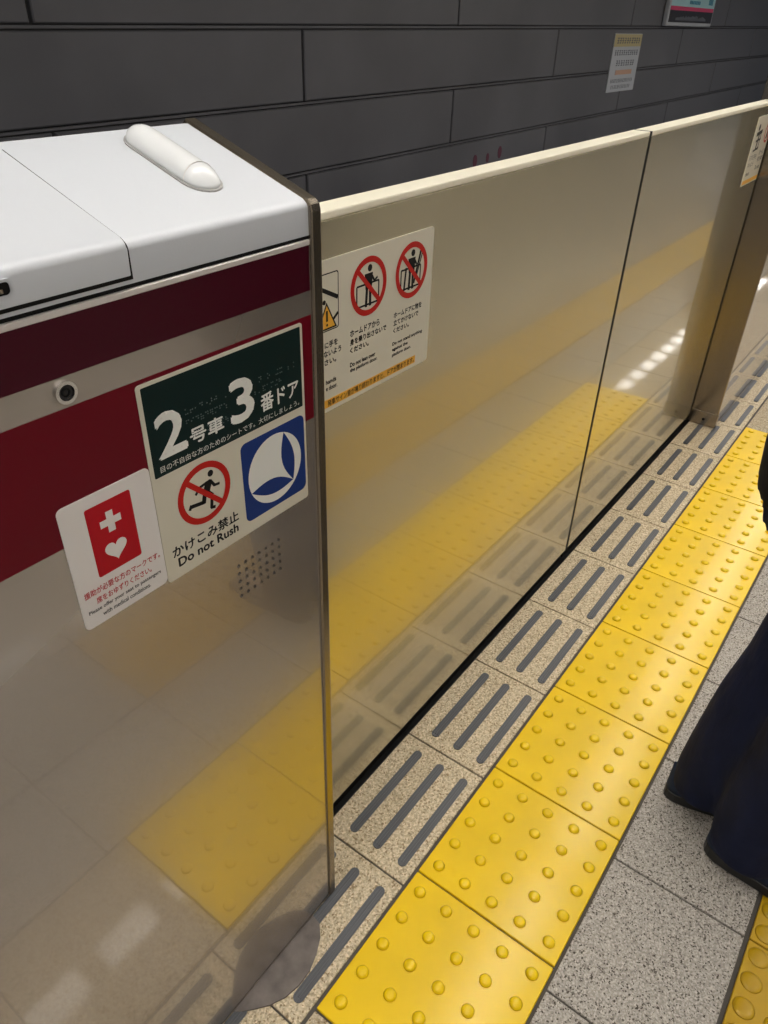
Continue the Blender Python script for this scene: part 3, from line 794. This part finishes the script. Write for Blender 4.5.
FN = (0.702, -0.470)    # near (right) ankle
bm = B()
# body: legs, trunk, arms, neck, head as one surface
tube(bm, [(FA[0], FA[1], 0.05, .027, .029), (FA[0], FA[1] - .01, 0.12, .032, .034), (0.785, -.400, 0.28, .050, .055), (0.787, -.440, 0.46, .050, .054), (0.80, -.430, 0.62, .066, .070), (0.80, -.420, 0.80, .075, .085)])
tube(bm, [(FN[0], FN[1], 0.05, .027, .029), (FN[0], FN[1] - .01, 0.12, .032, .034), (0.700, -.490, 0.28, .050, .055), (0.690, -.510, 0.46, .050, .054), (0.675, -.465, 0.62, .066, .070), (0.67, -.435, 0.80, .075, .080)])
for f in (FA, FN):
    limb(bm, (f[0], f[1] - .005, 0.042), (f[0] + (.048 if f is FA else -.004), f[1] - 0.17, 0.034), .022, .018)
tube(bm, [(PX, -.415, 0.74, .135, .085), (PX, -.413, 0.84, .145, .088), (PX, -.412, 0.98, .130, .085), (PX, -.405, 1.12, .150, .100), (PX, -.405, 1.26, .165, .098), (PX, -.400, 1.34, .120, .070), (PX, -.400, 1.37, .060, .050)])
tube(bm, [(PX, -.400, 1.34, .054, .054), (PX, -.412, 1.45, .050, .052)])
HC = (PX, -.425, 1.545)
ball(bm, HC, .072, .092, .112)
ball(bm, (PX, -.475, 1.49), .045, .042, .052)
limb(bm, (PX, -.512, 1.545), (PX, -.524, 1.520), .008, .012)
for s in (-1, 1):
    ball(bm, (PX + s * .072, -.418, 1.535), .009, .020, .030, 8, 6)
    sh = (PX + s * .170, -.400, 1.285); el = (PX + s * .215, -.395, 1.02); wr = (PX + s * .190, -.490, 0.82)
    limb(bm, sh, el, .048, .038); limb(bm, el, wr, .038, .036)
    pm = (PX + s * .184, -.515, 0.755)
    limb(bm, wr, pm, .024, .040)
    for k, ln in enumerate((.060, .070, .066, .052)):
        b0 = Vector((pm[0] - s * .002, pm[1] - .024 + k * .016, pm[2] - .015)); b1 = b0 + Vector((-s * .004, -.010, -ln * .62)); b2 = b1 + Vector((-s * .022, -.004, -ln * .45))
        limb(bm, b0, b1, .0085, .0078, 8, 2); limb(bm, b1, b2, .0078, .0065, 8, 2)
    limb(bm, (wr[0] - s * .006, wr[1] - .030, wr[2] - .030), (wr[0] - s * .022, wr[1] - .062, wr[2] - .070), .011, .008, 8, 2)
body = obj('body', bm, M['skin'], person); fuse(body, 0.0065, 3)
for s in (-1, 1):
    bm = B(); ball(bm, (PX + s * .030, -.503, 1.545), .011, .010, .007, 10, 8)
    obj('eye', bm, M['eye'], body, smooth=True)
bm = B(); limb(bm, (PX - .018, -.511, 1.478), (PX + .018, -.511, 1.478), .006, .006, 8, 2)
obj('mouth', bm, mat('lips', (0.40, 0.16, 0.13), 0.5), body, smooth=True)
# trousers
bm = B()
tube(bm, [(0.785, -.390, 0.048, .060, .066), (0.786, -.394, 0.11, .068, .071), (0.787, -.405, 0.21, .072, .074), (0.790, -.425, 0.33, .078, .082), (0.792, -.449, 0.44, .084, .087), (0.798, -.455, 0.54, .088, .083),
          (0.805, -.436, 0.70, .094, .098), (0.808, -.408, 0.80, .094, .110), (0.80, -.402, 0.86, .095, .112)], 18)
tube(bm, [(0.700, -.495, 0.046, .064, .068), (0.699, -.495, 0.11, .070, .074), (0.697, -.500, 0.21, .074, .080), (0.692, -.515, 0.33, .078, .084), (0.685, -.520, 0.44, .084, .086), (0.680, -.500, 0.54, .088, .083),
          (0.668, -.460, 0.70, .094, .094), (0.665, -.430, 0.80, .094, .100), (0.67, -.420, 0.86, .093, .100)], 18)
tube(bm, [(PX, -.412, 0.76, .145, .104), (PX, -.408, 0.84, .160, .106), (PX, -.408, 0.95, .148, .098)], 22)
tr = obj('trousers', bm, M['denim'], person); fuse(tr, 0.010, 4)
tr['label'] = 'dark navy trousers with wide legs'
# jacket
bm = B()
tube(bm, [(PX, -.401, 0.805, .165, .112), (PX, -.395, 0.88, .168, .114), (PX, -.398, 1.00, .162, .112), (PX, -.402, 1.14, .172, .118), (PX, -.402, 1.27, .182, .115), (PX, -.400, 1.35, .130, .082), (PX, -.404, 1.395, .066, .064)], 22)
for s in (-1, 1):
    sh = (PX + s * .170, -.400, 1.285); el = (PX + s * .217, -.395, 1.02); wr = (PX + s * .192, -.485, 0.83)
    limb(bm, sh, el, .066, .056); limb(bm, el, wr, .056, .040)
jk = obj('jacket', bm, M['coat'], person); fuse(jk, 0.010, 4)
# hair
bm = B(); ball(bm, (PX, -.408, 1.575), .082, .096, .100); ball(bm, (PX, -.375, 1.53), .072, .062, .085)
hr = obj('hair', bm, M['hair'], person); fuse(hr, 0.008, 3)
# shoes
for turn, (fx, fy) in ((-0.30, FA), (0.02, FN)):
    heel = fy + 0.042
    def outline(off, ins, turn=turn):
        prof = [(0.0, .010), (.004, .020), (.012, .028), (.026, .034), (.055, .038), (.11, .040), (.17, .047), (.21, .044), (.24, .034), (.258, .040)]
        tot = [(fx + wd2 - ins, heel - yy) for yy, wd2 in prof] + [(fx - wd2 + ins, heel - yy) for yy, wd2 in reversed(prof)]
        return [(x - (heel - y) * turn, y, off) for x, y in tot]
    bm = B(); loft(bm, [outline(0.001, .003), outline(0.006, 0), outline(0.026, 0), outline(0.028, .002)])
    sh = obj('shoe', None if False else B(), M['shoe'], person)
    sh.data = bpy.data.meshes.new('shoe')
    b2 = B()
    def upper(z, ins, back):
        pts = []
        for x, y, _ in outline(z, ins):
            d = heel - y
            pts.append((x, y, z if d < back else max(0.03, z - (d - back) * 0.55)))
        return pts
    loft(b2, [upper(0.026, .002, .3), upper(0.040, .001, .25), upper(0.058, .005, .12), upper(0.075, .010, .09), upper(0.086, .016, .075)])
    bmesh.ops.recalc_face_normals(b2, faces=b2.faces)
    b2.to_mesh(sh.data); b2.free(); sh.data.materials.append(M['shoe'])
    for p in sh.data.polygons: p.use_smooth = True
    obj('sole', bm, M['sole'], sh)

COL.objects.unlink(_to); bpy.data.objects.remove(_to)
